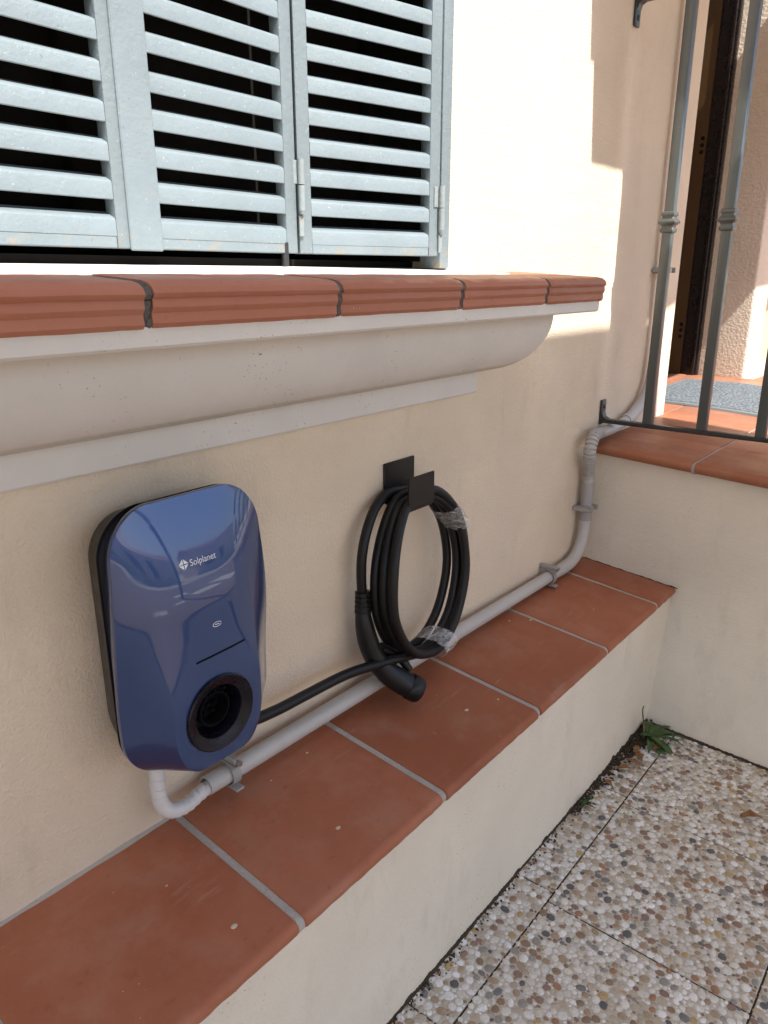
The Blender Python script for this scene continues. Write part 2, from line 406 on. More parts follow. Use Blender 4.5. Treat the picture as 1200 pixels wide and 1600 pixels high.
isb = bmesh.new(); st = []
for k in range(12):
    x = WX0-.1+k*(WX1+.1-WX0+.1)/11; fy = -.108+wob(x, 2, 2, 5, .006)
    st.append([Vector((x, a, -.004+(a-SF)*.06+c)) for a, c in ((fy, -.003), (fy+.002, .0022), (.0895 if WX0 < x < WX1 else -.0008, .0026), (.0895 if WX0 < x < WX1 else -.0008, -.003))])
o = obj('painted_bed', prism(st, None), 'white', sill, 40); o['label'] = 'sunlit white painted strip at the back of the sill'

# moulding under the sill, mitred round its right end
mould = thing('sill_moulding', (.7, -.1, -.27), 'white painted moulding with a rounded belly under the terracotta sill', 'moulding')
XB0, XB1 = -.13, 1.53
def mitre(pr, bm=None):
    b = bm or bmesh.new()
    rows = [[b.verts.new(p) for p in ((XB0-o, .002, z), (XB0-o, -o, z), (XB1+o, -o, z), (XB1+o, .002, z))] for o, z in pr]
    for r0, r1 in zip(rows[:-1], rows[1:]):
        for k in range(3): b.faces.new((r0[k], r0[k+1], r1[k+1], r1[k]))
    b.faces.new(rows[0]); b.faces.new(rows[-1][::-1])
    bmesh.ops.recalc_face_normals(b, faces=b.faces); return b
obj('lower_band', mitre([(.0, -.2705), (.017, -.2705), (.020, -.267), (.0205, -.221), (.018, -.2165), (0, -.2165)]), 'white', mould, 30)
ov = [(0, -.2165)]+[(.028+.119*math.sin(t), -.088-.1285*math.cos(t)) for t in [R(4.5*k) for k in range(21)]]+[(.147, -.0815), (0, -.0815)]
obj('rounded_belly', mitre(ov), 'white', mould, 40)
obj('upper_band', mitre([(0, -.0815), (.221, -.0815), (.2245, -.078), (.225, -.0545), (0, -.0545)]), 'white', mould, 30)

# ---------------------------------------------------------------- shutters
SP = .0518                                         # slat pitch
ZB, ZT = .041, 1.40
def slat_mesh(L):
    pr = [(.016, .0325), (.0145, .034), (-.0055, .0262), (-.0100, .0235), (-.0115, .0205), (-.0118, -.0012), (-.0105, -.0024), (-.0092, -.0014), (-.0092, .0195), (-.0072, .0215), (-.004, .0232)]
    st = [[Vector((x, a, c)) for a, c in pr] for x in (0, L*.33, L*.66, L)]
    return mesh_of('slat', prism(st, None), M['shutter'], 35)
def shutter(xa, ya, xb, yb, label, hinges=(), lap=0.0):
    L = math.hypot(xb-xa, yb-ya); ang = math.atan2(yb-ya, xb-xa)
    mw = Matrix.Translation((xa, ya, ZB+H)) @ Matrix.Rotation(ang, 4, 'Z')
    e = bpy.data.objects.new('window_shutter', None); link(e, None, mw); tag(e, label, 'shutter', 'folding window shutters')
    hh = ZT-ZB; sw = .030
    def part(name, bm, mat='shutter', par=e, sm=35):
        me = mesh_of(name, bm, M[mat], sm)
        return link(bpy.data.objects.new(name, me), par, mw)
    part('stile', box(.0015, sw, -.013, .013, 0, hh, .003, 2)); part('stile', box(L-sw, L-.0015, -.013, .013, 0, hh, .003, 2))
    part('rail', box(sw, L-sw, -.0115, .0115, .0, .017, .0015, 1)); part('rail', box(sw, L-sw, -.0115, .0115, hh-.04, hh, .002, 1))
    sm = slat_mesh(L-2*sw)
    n = int((hh-.05)/SP)
    for k in range(n):
        loc = mw @ Matrix.Translation((sw, wob(k, xa*7, 0, 1.3, .0008), .0182+k*SP+wob(k, xa*9, 3, 1.7, .0010))) @ Matrix.Rotation(wob(k, xa, 9, 2.1, .006), 4, 'X') @ Matrix.Rotation(wob(k, xa*3, 5, 2.7, .0022), 4, 'Y')
        link(bpy.data.objects.new('slat', sm), e, loc)
    if lap:
        part('meeting_strip', box(-lap, .044, -.0185, -.0125, -.003, hh, .002, 1))
    for hx, hz in hinges:
        hb = bmesh.new(); cyl((hx, -.020, hz), (hx, -.020, hz+.043), .0065, 14, hb); cyl((hx, -.020, hz+.045), (hx, -.020, hz+.088), .0065, 14, hb)
        cyl((hx, -.020, hz-.006), (hx, -.020, hz), .0045, 12, hb, .0062)
        box(hx-.017, hx+.004, -.0155, -.0132, hz+.046, hz+.086, .0005, 1, hb)
        part('hinge', hb, 'rust')
        box_b = box(hx-.005, hx+.005, -.0185, -.0135, hz-.045, hz-.008, .001, 1); part('hinge_pin_plate', box_b, 'rust')
    return e
H1 = .078
shutter(1.055, .082, 1.400, .004, 'narrow blue grey louvred shutter leaf nearest the sunlit wall', ((.004, .075), (.352, .052)))
shutter(.702, .080, 1.050, .082, 'blue grey louvred shutter leaf in the middle with a wide lapping left stile', (), .014)
shutter(.352, .074, .698, .079, 'blue grey louvred shutter leaf at the left edge of the photo', ())
shutter(.006, .004, .349, .074, 'blue grey louvred shutter leaf hinged at the far left jamb', ())
sfm = bmesh.new(); box(WX1-.028, WX1+.006, -.006, .05, WZ0+.012, WZ1-.004, .003, 2, sfm)
obj('shutter_frame', sfm, 'shutter', house, 35)
sfm = bmesh.new(); box(WX0-.006, WX0+.028, -.006, .05, WZ0+.012, WZ1-.004, .003, 2, sfm)
obj('shutter_frame', sfm, 'shutter', house, 35)
obj('bolt_rod', cyl((1.02, .075, .018), (1.02, .075, .06), .007, 10), 'iron', house, 40)

# ---------------------------------------------------------------- tiled ledge
ZS, SLP = -.922, .0943
ledge = thing('tiled_ledge', (1.2, -.16, -H), 'low cream masonry ledge topped with terracotta tiles along the house wall', 'ledge')
def topz(y): return ZS+SLP*y
N = 40; st = []
bm = bmesh.new()
xs_ = [-1.6+k*.06 for k in range(66)]; zs_ = [-H-.03, -H+.0, -H+.05, -H+.12, -1.2, -1.1, -1.02, -.985]
grid = [[bm.verts.new((x, -.312+wob(x, 0, z, 3.1, .0025)-(.004 if z < -1.3 else 0)+wob(x, 4, z, 14, .0012), z)) for z in zs_] for x in xs_]
for i in range(len(xs_)-1):
    for k in range(len(zs_)-1): bm.faces.new((grid[i][k], grid[i+1][k], grid[i+1][k+1], grid[i][k+1]))
top = [(bm.verts.new((x, -.311, topz(-.311)-.0262)), bm.verts.new((x, -.0005, topz(0)-.0262))) for x in xs_]
for i in range(len(xs_)-1):
    bm.faces.new((grid[i][-1], grid[i+1][-1], top[i+1][0], top[i][0])); bm.faces.new((top[i][0], top[i+1][0], top[i+1][1], top[i][1]))
bmesh.ops.recalc_face_normals(bm, faces=bm.faces)
obj('plinth', bm, 'cream_low', ledge, 60)
tj = [-1.30, -.92, -.523, -.140, .241, .623, 1.007, 1.387, 1.768, 2.137, 2.318]
GW = .0075
def ledgeprof(d=0.0, front=-.325):
    T = .026
    p = [(-.001, topz(0)-d)]
    p += [(front+.014+d, topz(front+.014)-d)]
    for a in (20, 40, 60, 80, 100, 125, 150, 170):
        p.append((front+.014+d-math.sin(R(a))*.014, topz(front+.014)-.0135+math.cos(R(a))*.0135-d))
    p += [(front+.022, topz(front)-T+.001), (-.001, topz(0)-T)]
    return p
for i in range(len(tj)-1):
    x0, x1 = tj[i]+GW, tj[i+1]-GW
    if i == len(tj)-2: x1 = 2.312
    dy = random.uniform(-.0025, .0015); dz = random.uniform(0, .0012); st = []; n = 33
    for k in range(n):
        t = k/(n-1); x = x0+(x1-x0)*t; e = .0016 if k in (0, n-1) else 0
        if k == 1: x = x0+.003
        if k == n-2: x = x1-.003
        st.append([Vector((x+(wob(a*3, i, k, 6, .0012) if e else 0), a+dy*(a < -.1)+(e if a < -.25 else 0)+(wob(x, i, 2, 4, .0010)+wob(x, i, 5, 40, .0014))*(a < -.3), c+dz-(e if c > topz(a)-.015 else 0))) for a, c in ledgeprof()])
    tl = obj('tile', prism(st, None), 'tile', ledge, 30)
    if i < len(tj)-2:
        xj = tj[i+1]; st = []
        pr = ledgeprof(.0028)
        pr = [pr[0]]+[(pr[0][0]+(pr[1][0]-pr[0][0])*k/12, pr[0][1]+(pr[1][1]-pr[0][1])*k/12) for k in range(1, 12)]+pr[1:]
        for k in range(3):
            st.append([Vector((xj+(k-1)*(GW+.001)+wob(a*8, i, k, 4, .0012), a, c+wob(a*25, i, k*.2, 2, .0008))) for a, c in pr])
        obj('grout_joint', prism(st, None), 'grout', ledge, 40)
fl = bmesh.new(); st = []
for k in range(60):
    x = -1.3+k*3.58/59; r = .0016+abs(wob(x, 1, 1, 9, .005))
    st.append([Vector((x, .001, topz(0)+r*1.3+.001)), Vector((x, -.002-r, topz(0)+.002)), Vector((x, -.003-r*1.8, topz(0)-.002)), Vector((x, .001, topz(0)-.004))])
obj('wall_joint', prism(st, None), 'grout', ledge, 60)

ej = []
for k in range(60):
    y = -.012-k*.318/59; ej.append(Vector((2.2895+wob(y, 5, 5, 30, .003), y, topz(y)+.0005+wob(y, 2, 2, 40, .002))))
obj('end_crack', tube(ej, lambda t: .0016+.0022*abs(noise.noise(Vector((t*23, 0, 4)))), 6), 'earth', ledge, 60)

# ---------------------------------------------------------------- porch landing
LX = 2.291
def lz(y): return -.517+.055*min(0, y)
land = thing('porch_landing', (3.2, -.6, -H), 'raised porch landing with cream side wall and terracotta bullnose tiles', 'landing')
bm = bmesh.new()
ys_ = [.0, -.05, -.1, -.15, -.2, -.25, -.3, -.35, -.4, -.5, -.6, -.75, -.95, -1.2, -1.5]; zz_ = [0, .06, .2, .35, .5, .65, .8, .92, 1.0]
def lx(y, t):                                     # t 0 at the ground, 1 under the nosing
    base = 2.245+.22*max(y, -.33)+.06*min(0, y+.33)
    k = max(0, 1-t/.5); return LX+(base-LX)*k**1.25
grid = [[bm.verts.new((lx(y, t)+wob(y, t, 7, 5, .004)+wob(y, t, 2, 17, .0015), y, (-H-.03)+(lz(y)-.036+H+.03)*t)) for t in zz_] for y in ys_]
for i in range(len(ys_)-1):
    for k in range(len(zz_)-1): bm.faces.new((grid[i][k], grid[i+1][k], grid[i+1][k+1], grid[i][k+1]))
back = [[bm.verts.new((6.5, y, z)) for z in (-H-.03, lz(y)-.036)] for y in ys_]
for i in range(len(ys_)-1):
    bm.faces.new((grid[i][-1], grid[i+1][-1], back[i+1][1], back[i][1]))
bmesh.ops.recalc_face_normals(bm, faces=bm.faces)
obj('side_wall', bm, 'cream_low', land, 60)
ZL = .052
yj = [.002, -.338, -.668, -.998, -1.33, -1.5]
rx = .0165
def noseprof(y, d=0.0, front=2.262, back=2.555):
    z = lz(y)-d; p = [(back, z)]
    for a in (0, 25, 50, 75, 100, 125, 150, 175): p.append((front+rx-math.sin(R(a))*rx*1.0+d, z-rx+math.cos(R(a))*rx))
    p += [(front+rx+.004, z-2*rx), (back, z-2*rx)]
    return p
def landtile(name, y0, y1, xa, xb, nose=False, mat='step'):
    st = []
    for k in range(5):
        t = k/4; y = y0+(y1-y0)*t; e = .0014 if k in (0, 4) else 0
        if nose: st.append([Vector((a, y+(wob(a*9, k, y0, 5, .001)), c-(e if c > lz(y)-.02 else 0)+wob(y*8, a, 3, 2, .0008))) for a, c in noseprof(y)])
        else: st.append([Vector((a, y, c)) for a, c in ((xa, lz(y)-.03), (xa, lz(y)-e-.001), (xa+.002, lz(y)-e), (xb-.002, lz(y)-e), (xb, lz(y)-e-.001), (xb, lz(y)-.03))])
    return obj(name, prism(st, None), mat, land, 30)
for i in range(len(yj)-1):
    landtile('nosing_tile', yj[i]-.0045, yj[i+1]+.0045, 0, 0, True, 'nosing')
    if i < 4:
        st = [[Vector((a, y, c+wob(a*20, y, 1, 2, .001))) for a, c in noseprof(y, .0035)] for y in (yj[i+1]-.006, yj[i+1], yj[i+1]+.006)]
        obj('grout_joint', prism(st, None), 'grout', land, 40)
xj = [2.555, 2.885, 3.215, 3.545, 3.875, 4.205, 4.535, 4.9, 5.3, 5.7, 6.1, 6.5]
bmg = bmesh.new(); st = [[Vector((a, y, lz(y)-c)) for a, c in ((2.553, .004), (6.5, .004), (6.5, .035), (2.553, .035))] for y in (.42, .0, -1.5)]
obj('grout_bed', prism(st, None), 'grout', land)
for i in range(-2, len(yj)-1):
    ya, yb = (yj[0]+.33*(-i), yj[0]+.33*(-i-1)) if i < 0 else (yj[i], yj[i+1])
    for k in range(len(xj)-1):
        xa, xb = xj[k]+.004, xj[k+1]-.004
        if ya > .01:
            xa = max(xa, DX0+.002); xb = min(xb, DX1-.002); ya2 = min(ya, .409)
            if xb-xa < .03: continue
        else: ya2 = ya
        landtile('floor_tile', ya2-.003, yb+.003, xa, xb)
stn = bmesh.new(); bmesh.ops.create_uvsphere(stn, u_segments=14, v_segments=8, radius=1)
for v in stn.verts: v.co = Vector((v.co.x*.004, v.co.y*.013, v.co.z*.011))
obj('cement_blob', stn, stucco('yellow_cement', (.42, .27, .10), 1), land, 60, (2.2645, -.022, lz(0)-.016))

# ---------------------------------------------------------------- doormat
mt = thing('doormat', (3.6, -.03, lz(0)), 'grey textured doormat lying on the sunlit porch tiles', 'doormat')
st = [[Vector((a, y, lz(min(y, 0))+c)) for a, c in ((3.235, .001), (3.235, .010), (3.98, .010), (3.98, .001))] for y in (.235, 0, -.29)]
obj('pile', prism(st, None), 'mat', mt)
eb = bmesh.new()
prism([[Vector((a, y, lz(min(y, 0))+c)) for a, c in ((3.20, .0006), (3.203, .008), (3.2345, .0085), (3.2345, .0006))] for y in (.26, 0, -.32)], None, eb)
prism([[Vector((a, y, lz(min(y, 0))+c)) for a, c in ((3.9805, .0006), (3.9805, .0085), (4.012, .008), (4.015, .0006))] for y in (.26, 0, -.32)], None, eb)
prism([[Vector((x, a, lz(-.29)+c)) for a, c in ((-.2905, .0006), (-.2905, .0085), (-.317, .0078), (-.32, .0006))] for x in (3.2347, 3.98)], None, eb)
prism([[Vector((x, a, lz(0)+c)) for a, c in ((.2355, .0006), (.2355, .0085), (.257, .0078), (.26, .0006))] for x in (3.2347, 3.98)], None, eb)
obj('border', eb, 'mat_edge', mt)

# ---------------------------------------------------------------- railing
rail = thing('railing', (2.35, -.4, -.46), 'grey green wrought iron railing with collared square bars on the porch edge', 'railing')
RX, RZ, RT = 2.35, -.4555, .745
obj('bottom_rail', box(RX-.014, RX+.014, -1.5, -.012, RZ-.007, RZ+.006, .002, 2), 'iron', rail, 40)
obj('top_rail', box(RX-.014, RX+.014, -1.5, -.012, RT-.007, RT+.006, .002, 2), 'iron', rail, 40)
for (zc, sgn) in ((RZ, 1), (RT, -1)):
    bb = bmesh.new()
    box(RX-.017, RX+.017, -.009, -.001, min(zc-.012*sgn, zc+.068*sgn), max(zc-.012*sgn, zc+.068*sgn), .003, 2, bb)
    st = [[Vector((RX-.013+s*.026, a, c)) for a, c in ((-.009, zc+.028*sgn), (-.014, zc+.013*sgn), (-.026, zc+.0065*sgn), (-.026, zc-.005*sgn), (-.009, zc-.005*sgn))] for s in (0, 1)]
    prism(st, None, bb)
    br = obj('wall_bracket', bb, 'iron', rail, 40)
    sb = bmesh.new(); bmesh.ops.create_uvsphere(sb, u_segments=12, v_segments=6, radius=.0075)
    for v in sb.verts: v.co.y *= .55
    obj('screw', sb, 'iron', br, 60, (RX, -.0095, zc+.046*sgn))
bars = [-.158-.1665*k for k in range(8)]
cb = bmesh.new()
ring = [(-.036, .0155), (-.033, .0205), (-.024, .0215), (-.019, .0175), (-.013, .0185), (-.005, .0275), (.001, .0275), (.009, .0185), (.014, .0175), (.019, .0215), (.028, .0205), (.031, .0155)]
prism([[Vector((a*r*.9, c*r*.9, z*.9)) for a, c in ((-1, -1), (1, -1), (1, 1), (-1, 1))] for z, r in ring], None, cb)
bmesh.ops.bevel(cb, geom=[e for e in cb.edges], offset=.001, segments=1, affect='EDGES')
cme = mesh_of('collar', cb, M['rail'], 30)
barme = mesh_of('bar', box(-.0138, .0138, -.0138, .0138, 0, RT-RZ-.0135, .0018, 2), M['rail'], 40)
for y in bars:
    p = place('bar', barme, rail, (RX, y, RZ+.0065), (0, 0, wob(y, 3, 3, 9, .06)))
    place('collar', cme, p, (RX, y, .152))

# ---------------------------------------------------------------- conduit
cond = thing('conduit', (1.4, -.03, -.92), 'grey plastic cable conduit running along the ledge and up beside the railing', 'conduit')
PR, PY = .0180, -.031
o = bmesh.new()
def hollow(p0, p1, r, t, b):
    p0, p1 = Vector(p0), Vector(p1); d = (p1-p0).normalized(); u = Vector((0, 0, 1)); v = d.cross(u)
    prof = [(p0, r), (p1, r), (p1, r-t), (p0, r-t)]; n = 28; L = [[b.verts.new(q+(u*math.cos(2*math.pi*k/n)+v*math.sin(2*math.pi*k/n))*rr) for k in range(n)] for q, rr in prof]
    for i in range(4):
        for k in range(n): b.faces.new((L[i][k], L[i][(k+1) % n], L[(i+1) % 4][(k+1) % n], L[(i+1) % 4][k]))
    bmesh.ops.recalc_face_normals(b, faces=b.faces)
hollow((.668, PY-.006, -.872), (2.095, PY, -.893), PR, .0025, o)
obj('straight_pipe', o, 'pvc', cond, 40)
elb = cat_rom([(2.045, PY, -.892), (2.085, PY, -.8925), (2.135, PY, -.889), (2.178, PY, -.872), (2.205, PY, -.842), (2.219, PY, -.80), (2.222, PY, -.76), (2.222, PY, -.72)], 6)
obj('elbow', tube(elb, lambda t: PR+.0014, 24), 'pvc', cond, 50)
obj('coupling', tube([Vector((2.222, PY, z)) for z in (-.765, -.76, -.7, -.64, -.637)], lambda t: (PR+.0024) if .1 < t < .9 else PR+.002, 24), 'clip', cond, 40)
fx = cat_rom([(2.222, PY, -.655), (2.222, PY, -.635), (2.220, PY, -.605), (2.206, PY-.006, -.578), (2.180, PY-.016, -.550), (2.170, PY-.02, -.517), (2.188, PY-.018, -.489), (2.232, PY-.008, -.480), (2.29, PY, -.4865)], 34)
def resample(P, n):
    L = [0.0]
    for a_, b_ in zip(P[:-1], P[1:]): L.append(L[-1]+(b_-a_).length)
    out = []; j = 0
    for k in range(n):
        q_ = L[-1]*k/(n-1)
        while j < len(P)-2 and L[j+1] < q_: j += 1
        out.append(P[j].lerp(P[j+1], (q_-L[j])/max(1e-9, L[j+1]-L[j])))
    return out
fx = resample(fx, 521)
nfx = len(fx)
obj('corrugated_hose', tube(fx, lambda t: (.0196 if (t*26) % 1.0 < .62 else .0158) if .10 < t < .95 else .0175, 20), 'pvc_flex', cond, 40)
up = cat_rom([(2.28, PY, -.4865), (2.38, PY, -.4865), (2.47, PY, -.478), (2.55, PY, -.462), (2.625, PY, -.428), (2.672, PY, -.388), (2.697, PY, -.33), (2.706, PY, -.26), (2.708, PY, -.15), (2.708, PY, .3), (2.708, PY, 1.0), (2.708, PY, 2.25)], 6)
obj('upper_pipe', tube(up, PR-.001, 22), 'pvc', cond, 50)
obj('pipe_socket', tube(cat_rom([(2.49, PY, -.4745), (2.52, PY, -.469), (2.55, PY, -.462), (2.625, PY, -.428), (2.672, PY, -.388), (2.697, PY, -.33), (2.705, PY, -.27)], 6), PR+.0018, 22), 'pvc', cond, 50)
def clip(p, ax):
    """saddle clip: p centre of the pipe, ax 'x' or 'z' pipe direction"""
    b = bmesh.new(); r0, r1 = PR+.0036, PR+.0066; st = []
    for k in range(13):
        a = R(-118+236*k/12)
        ring = []
        for (r, s) in ((r0, -1), (r1, -1), (r1, 1), (r0, 1)):
            q = Vector((0, -math.cos(a)*r, math.sin(a)*r)) + Vector((s*.009, 0, 0))
            if ax == 'z': q = Vector((q.z, q.y, q.x))
            ring.append(q)
        st.append(ring)
    prism(st, None, b)
    for s in (-1, 1):
        if ax == 'x': box(-.009, .009, -.030, .0305, s*(PR+.006)-.0025, s*(PR+.006)+.0025, .001, 1, b)
        else: box(s*(PR+.006)-.0025, s*(PR+.006)+.0025, -.030, .0305, -.009, .009, .001, 1, b)
    # tightening screw lug
    if ax == 'x':
        box(-.007, .007, -.026, .030, PR+.009, PR+.021, .002, 1, b)
    else: box(-PR-.021, -PR-.009, -.026, .030, -.007, .007, .002, 1, b)
    c = obj('pipe_clip', b, 'clip', cond, 40, p)
    sb = bmesh.new()
    if ax == 'x': cyl((0, -.034, PR+.015), (0, -.025, PR+.015), .0052, 10, sb)
    else: cyl((-PR-.015, -.034, 0), (-PR-.015, -.025, 0), .0052, 10, sb)
    obj('screw', sb, 'zinc', c, 40, p)
clip((.722, PY-.005, -.873), 'x'); clip((1.985, PY, -.8915), 'x'); clip((2.222, PY, -.722), 'z'); clip((2.708, PY, .018), 'z')

# ---------------------------------------------------------------- wall charger
ch = thing('wall_charger', (.638, 0, -.75), 'glossy dark blue car charging station mounted on the cream wall', 'charger')
CX, CZ, CA, CB, CR = .637, -.5285, .1435, .2195, .076
def outline(n=96, a=CA, bq=CB, r=CR):
    P = []
    for (sx, sz, a0) in ((1, 1, 0), (-1, 1, 90), (-1, -1, 180), (1, -1, 270)):
        for k in range(n//4):
            t = R(a0+90*k/(n//4-1)); P.append((sx*(a-r)+r*math.cos(t), sz*(bq-r)+r*math.sin(t)))
    return P
def sstep(a, b_, x):
    t = max(0, min(1, (x-a)/(b_-a))); return t*t*(3-2*t)
def hgt(s, V):
    U = abs(s)
    dome = .036*(1-U**2.7)
    fac = .040*min(1.0, (1-U)/.40)
    m = sstep(.25, -.55, V)
    h = dome+(fac-dome)*m
    if V > .2: h *= 1-.97*((V-.2)/.8)**1.8
    return .100-.012*m*sstep(.5, 1, U)-.006*sstep(.3, 1, V)+h
def hw(V):                                         # half width of the outline at height V
    z = abs(V)*CB
    tp = 1-.075*sstep(-.1, 1, V)-.02*sstep(-.4, -1, V)
    if z <= CB-CR: return CA*tp
    q = z-(CB-CR); return (CA-CR+math.sqrt(max(0, CR*CR-q*q)))*tp
Vs = sorted(set([-math.cos(math.pi*k/70) for k in range(71)]+[0]))
Ss = sorted(set([round(math.sin(math.pi/2*(-1+2*k/44)), 4) for k in range(45)]+[-.6, .6]))
def surf(x, z):
    V = max(-1, min(1, (z-CZ)/CB)); return -hgt(max(-1, min(1, (x-CX)/max(.01, hw(V)))), V)
bm = bmesh.new()
gr = [[bm.verts.new((CX+s*hw(V), -hgt(s, V), CZ+V*CB)) for s in Ss] for V in Vs]
for i in range(len(Vs)-1):
    for k in range(len(Ss)-1): bm.faces.new((gr[i][k], gr[i][k+1], gr[i+1][k+1], gr[i+1][k]))
loop = [gr[0][k] for k in range(len(Ss))]+[gr[i][-1] for i in range(1, len(Vs))]+[gr[-1][k] for k in range(len(Ss)-2, -1, -1)]+[gr[i][0] for i in range(len(Vs)-2, 0, -1)]
prev = loop
for yy, sc_ in ((.003, 1.004), (.009, .998), (None, .95)):
    cur = [bm.verts.new((CX+(v.co.x-CX)*sc_, (v.co.y+yy) if yy else -.0695, CZ+(v.co.z-CZ)*(1+(sc_-1)*.65))) for v in loop]
    for k in range(len(loop)): bm.faces.new((prev[k], cur[k], cur[(k+1) % len(loop)], prev[(k+1) % len(loop)]))
    prev = cur
bm.faces.new(prev)
bmesh.ops.remove_doubles(bm, verts=bm.verts, dist=1e-6)
bmesh.ops.recalc_face_normals(bm, faces=bm.faces)
SX, SZ, SR = .636, -.662, .0645
cover = obj('front_cover', bm, 'blue', ch, 22)
cut = bpy.data.objects.new('cutter', mesh_of('cutter', cyl((SX, -.2, SZ), (SX, -.088, SZ), SR, 64), M['socket'])); C.objects.link(cut); cut.location = (0, 0, H)
mod = cover.modifiers.new('hole', 'BOOLEAN'); mod.object = cut; mod.operation = 'DIFFERENCE'; mod.solver = 'EXACT'
bpy.context.view_layer.update()
dg = bpy.context.evaluated_depsgraph_get()
nm = bpy.data.meshes.new_from_object(cover.evaluated_get(dg)); cover.modifiers.clear(); cover.data = nm; nm.name = 'front_cover'
bpy.data.objects.remove(cut)
for p in nm.polygons: p.use_smooth = True
nm.set_sharp_from_angle(angle=R(22))
# back housing
bm = bmesh.new(); st = []
for yy, s in ((-.001, .80), (-.012, .83), (-.038, .885), (-.0692, .945)):
    st.append([Vector((CX+x*s, yy, CZ-.002+z*(1-(1-s)*.62))) for x, z in outline()])
obj('back_housing', prism(st, None), 'housing', ch, 40)
sst = [[Vector((CX+x*s, yy, CZ+z*(1-(1-s)*.65))) for x, z in outline()] for yy, s in ((-.0652, .965), (-.0688, .972))]
obj('seam_gasket', prism(sst, None), 'black_plastic', ch, 40)
# socket: bezel, recessed cup, sleeve and pins
def lathe_y(prof, n=56):
    b = bmesh.new(); L = [[b.verts.new((SX+r*math.cos(2*math.pi*k/n), y, SZ+r*math.sin(2*math.pi*k/n))) for k in range(n)] for r, y in prof]
    for i in range(len(L)-1):
        for k in range(n): b.faces.new((L[i][k], L[i][(k+1) % n], L[i+1][(k+1) % n], L[i+1][k]))
    return b
b = lathe_y([(.0647, -.10), (.0647, -.1432), (.063, -.1448), (.059, -.1438), (.052, -.1398), (.0455, -.137), (.0445, -.135), (.0440, -.093), (.0, -.0925)])
bmesh.ops.recalc_face_normals(b, faces=b.faces)
sk = obj('socket', b, 'socket', ch, 30)
b = lathe_y([(.030, -.0935), (.030, -.1255), (.0285, -.127), (.0262, -.1265), (.0262, -.099), (.0, -.099)]); bmesh.ops.recalc_face_normals(b, faces=b.faces)
obj('socket_sleeve', b, 'socket_in', sk, 30)
for (px, pz) in ((0, 0), (.013, 0), (-.013, 0), (.008, -.012), (-.008, -.012), (.009, .012), (-.009, .012)):
    obj('contact_pin', cyl((SX+px, -.0995, SZ+pz), (SX+px, -.110, SZ+pz), .0036, 12), 'socket_in', sk, 40)
lb = bmesh.new()
for a in (60, 90, 120): box(SX+.0365*math.cos(R(a))-.003, SX+.0365*math.cos(R(a))+.003, -.131, -.10, SZ+.0365*math.sin(R(a))-.0025, SZ+.0365*math.sin(R(a))+.0025, .0008, 1, lb)
obj('latch_lug', lb, 'socket_in', sk, 40)
# printed mark and lettering, following the cover
def flat(name, polys, mat, off=.0007, par=cover):
    b = bmesh.new()
    for P in polys: b.faces.new([b.verts.new((x, 0, z)) for x, z in P])
    bmesh.ops.triangulate(b, faces=b.faces)
    for v in b.verts: v.co.y = surf(v.co.x, v.co.z)-off
    ge = bmesh.ops.extrude_face_region(b, geom=b.faces[:])
    for v in ge['geom']:
        if isinstance(v, bmesh.types.BMVert): v.co.y += off*.8
    bmesh.ops.recalc_face_normals(b, faces=b.faces)
    return obj(name, b, mat, par)
LGX, LGZ, q = .6015, -.4035, .0080
flat('logo', [[(LGX-q*1.05, LGZ), (LGX-.1*q, LGZ+q*1.0), (LGX-.0006, LGZ+.0006)], [(LGX+.0008, LGZ+q), (LGX+q*1.05, LGZ+.0006), (LGX+.0009, LGZ+.0009)],
              [(LGX-q*.95, LGZ-.0009), (LGX-.0004, LGZ-.0009), (LGX-.0004, LGZ-q*1.0)], [(LGX+.0012, LGZ-.0009), (LGX+q*.95, LGZ-.0009), (LGX+.0012, LGZ-q*.95)]], 'print')
fc = bpy.data.curves.new('lettering', 'FONT'); fc.body = 'Solplanet'; fc.size = .0125; fc.resolution_u = 6
fo = bpy.data.objects.new('lettering_tmp', fc); C.objects.link(fo); bpy.context.view_layer.update()
tm = bpy.data.meshes.new_from_object(fo.evaluated_get(bpy.context.evaluated_depsgraph_get())); bpy.data.objects.remove(fo)
b = bmesh.new(); b.from_mesh(tm); bmesh.ops.triangulate(b, faces=b.faces)
x0 = min(v.co.x for v in b.verts); x1 = max(v.co.x for v in b.verts); k = .047/(x1-x0)
for v in b.verts:
    x = .6125+(v.co.x-x0)*k; z = -.4085+v.co.y*k*1.08; v.co = Vector((x, surf(x, z)-.0006, z))
obj('lettering', b, 'print', cover)
flat('card_slot', [[(.600+.0048*k, -.5625+.0001*k), (.6048+.0048*k, -.5624+.0001*k), (.6048+.0048*k, -.5594+.0001*k), (.600+.0048*k, -.5595+.0001*k)] for k in range(20)], 'socket_in', .0006)
ic = bmesh.new()
rr = [[(.6445+.0085*math.cos(a)+.0, -.5115+.0042*math.sin(a)), (.6445+.0075*math.cos(a), -.5115+.0034*math.sin(a))] for a in [R(10+22*k) for k in range(16)]]
flat('reader_mark', [[rr[k][0], rr[k+1][0], rr[k+1][1], rr[k][1]] for k in range(15)]+[[(.6405, -.5120), (.6485, -.5120), (.6485, -.5110), (.6405, -.5110)]], 'print')

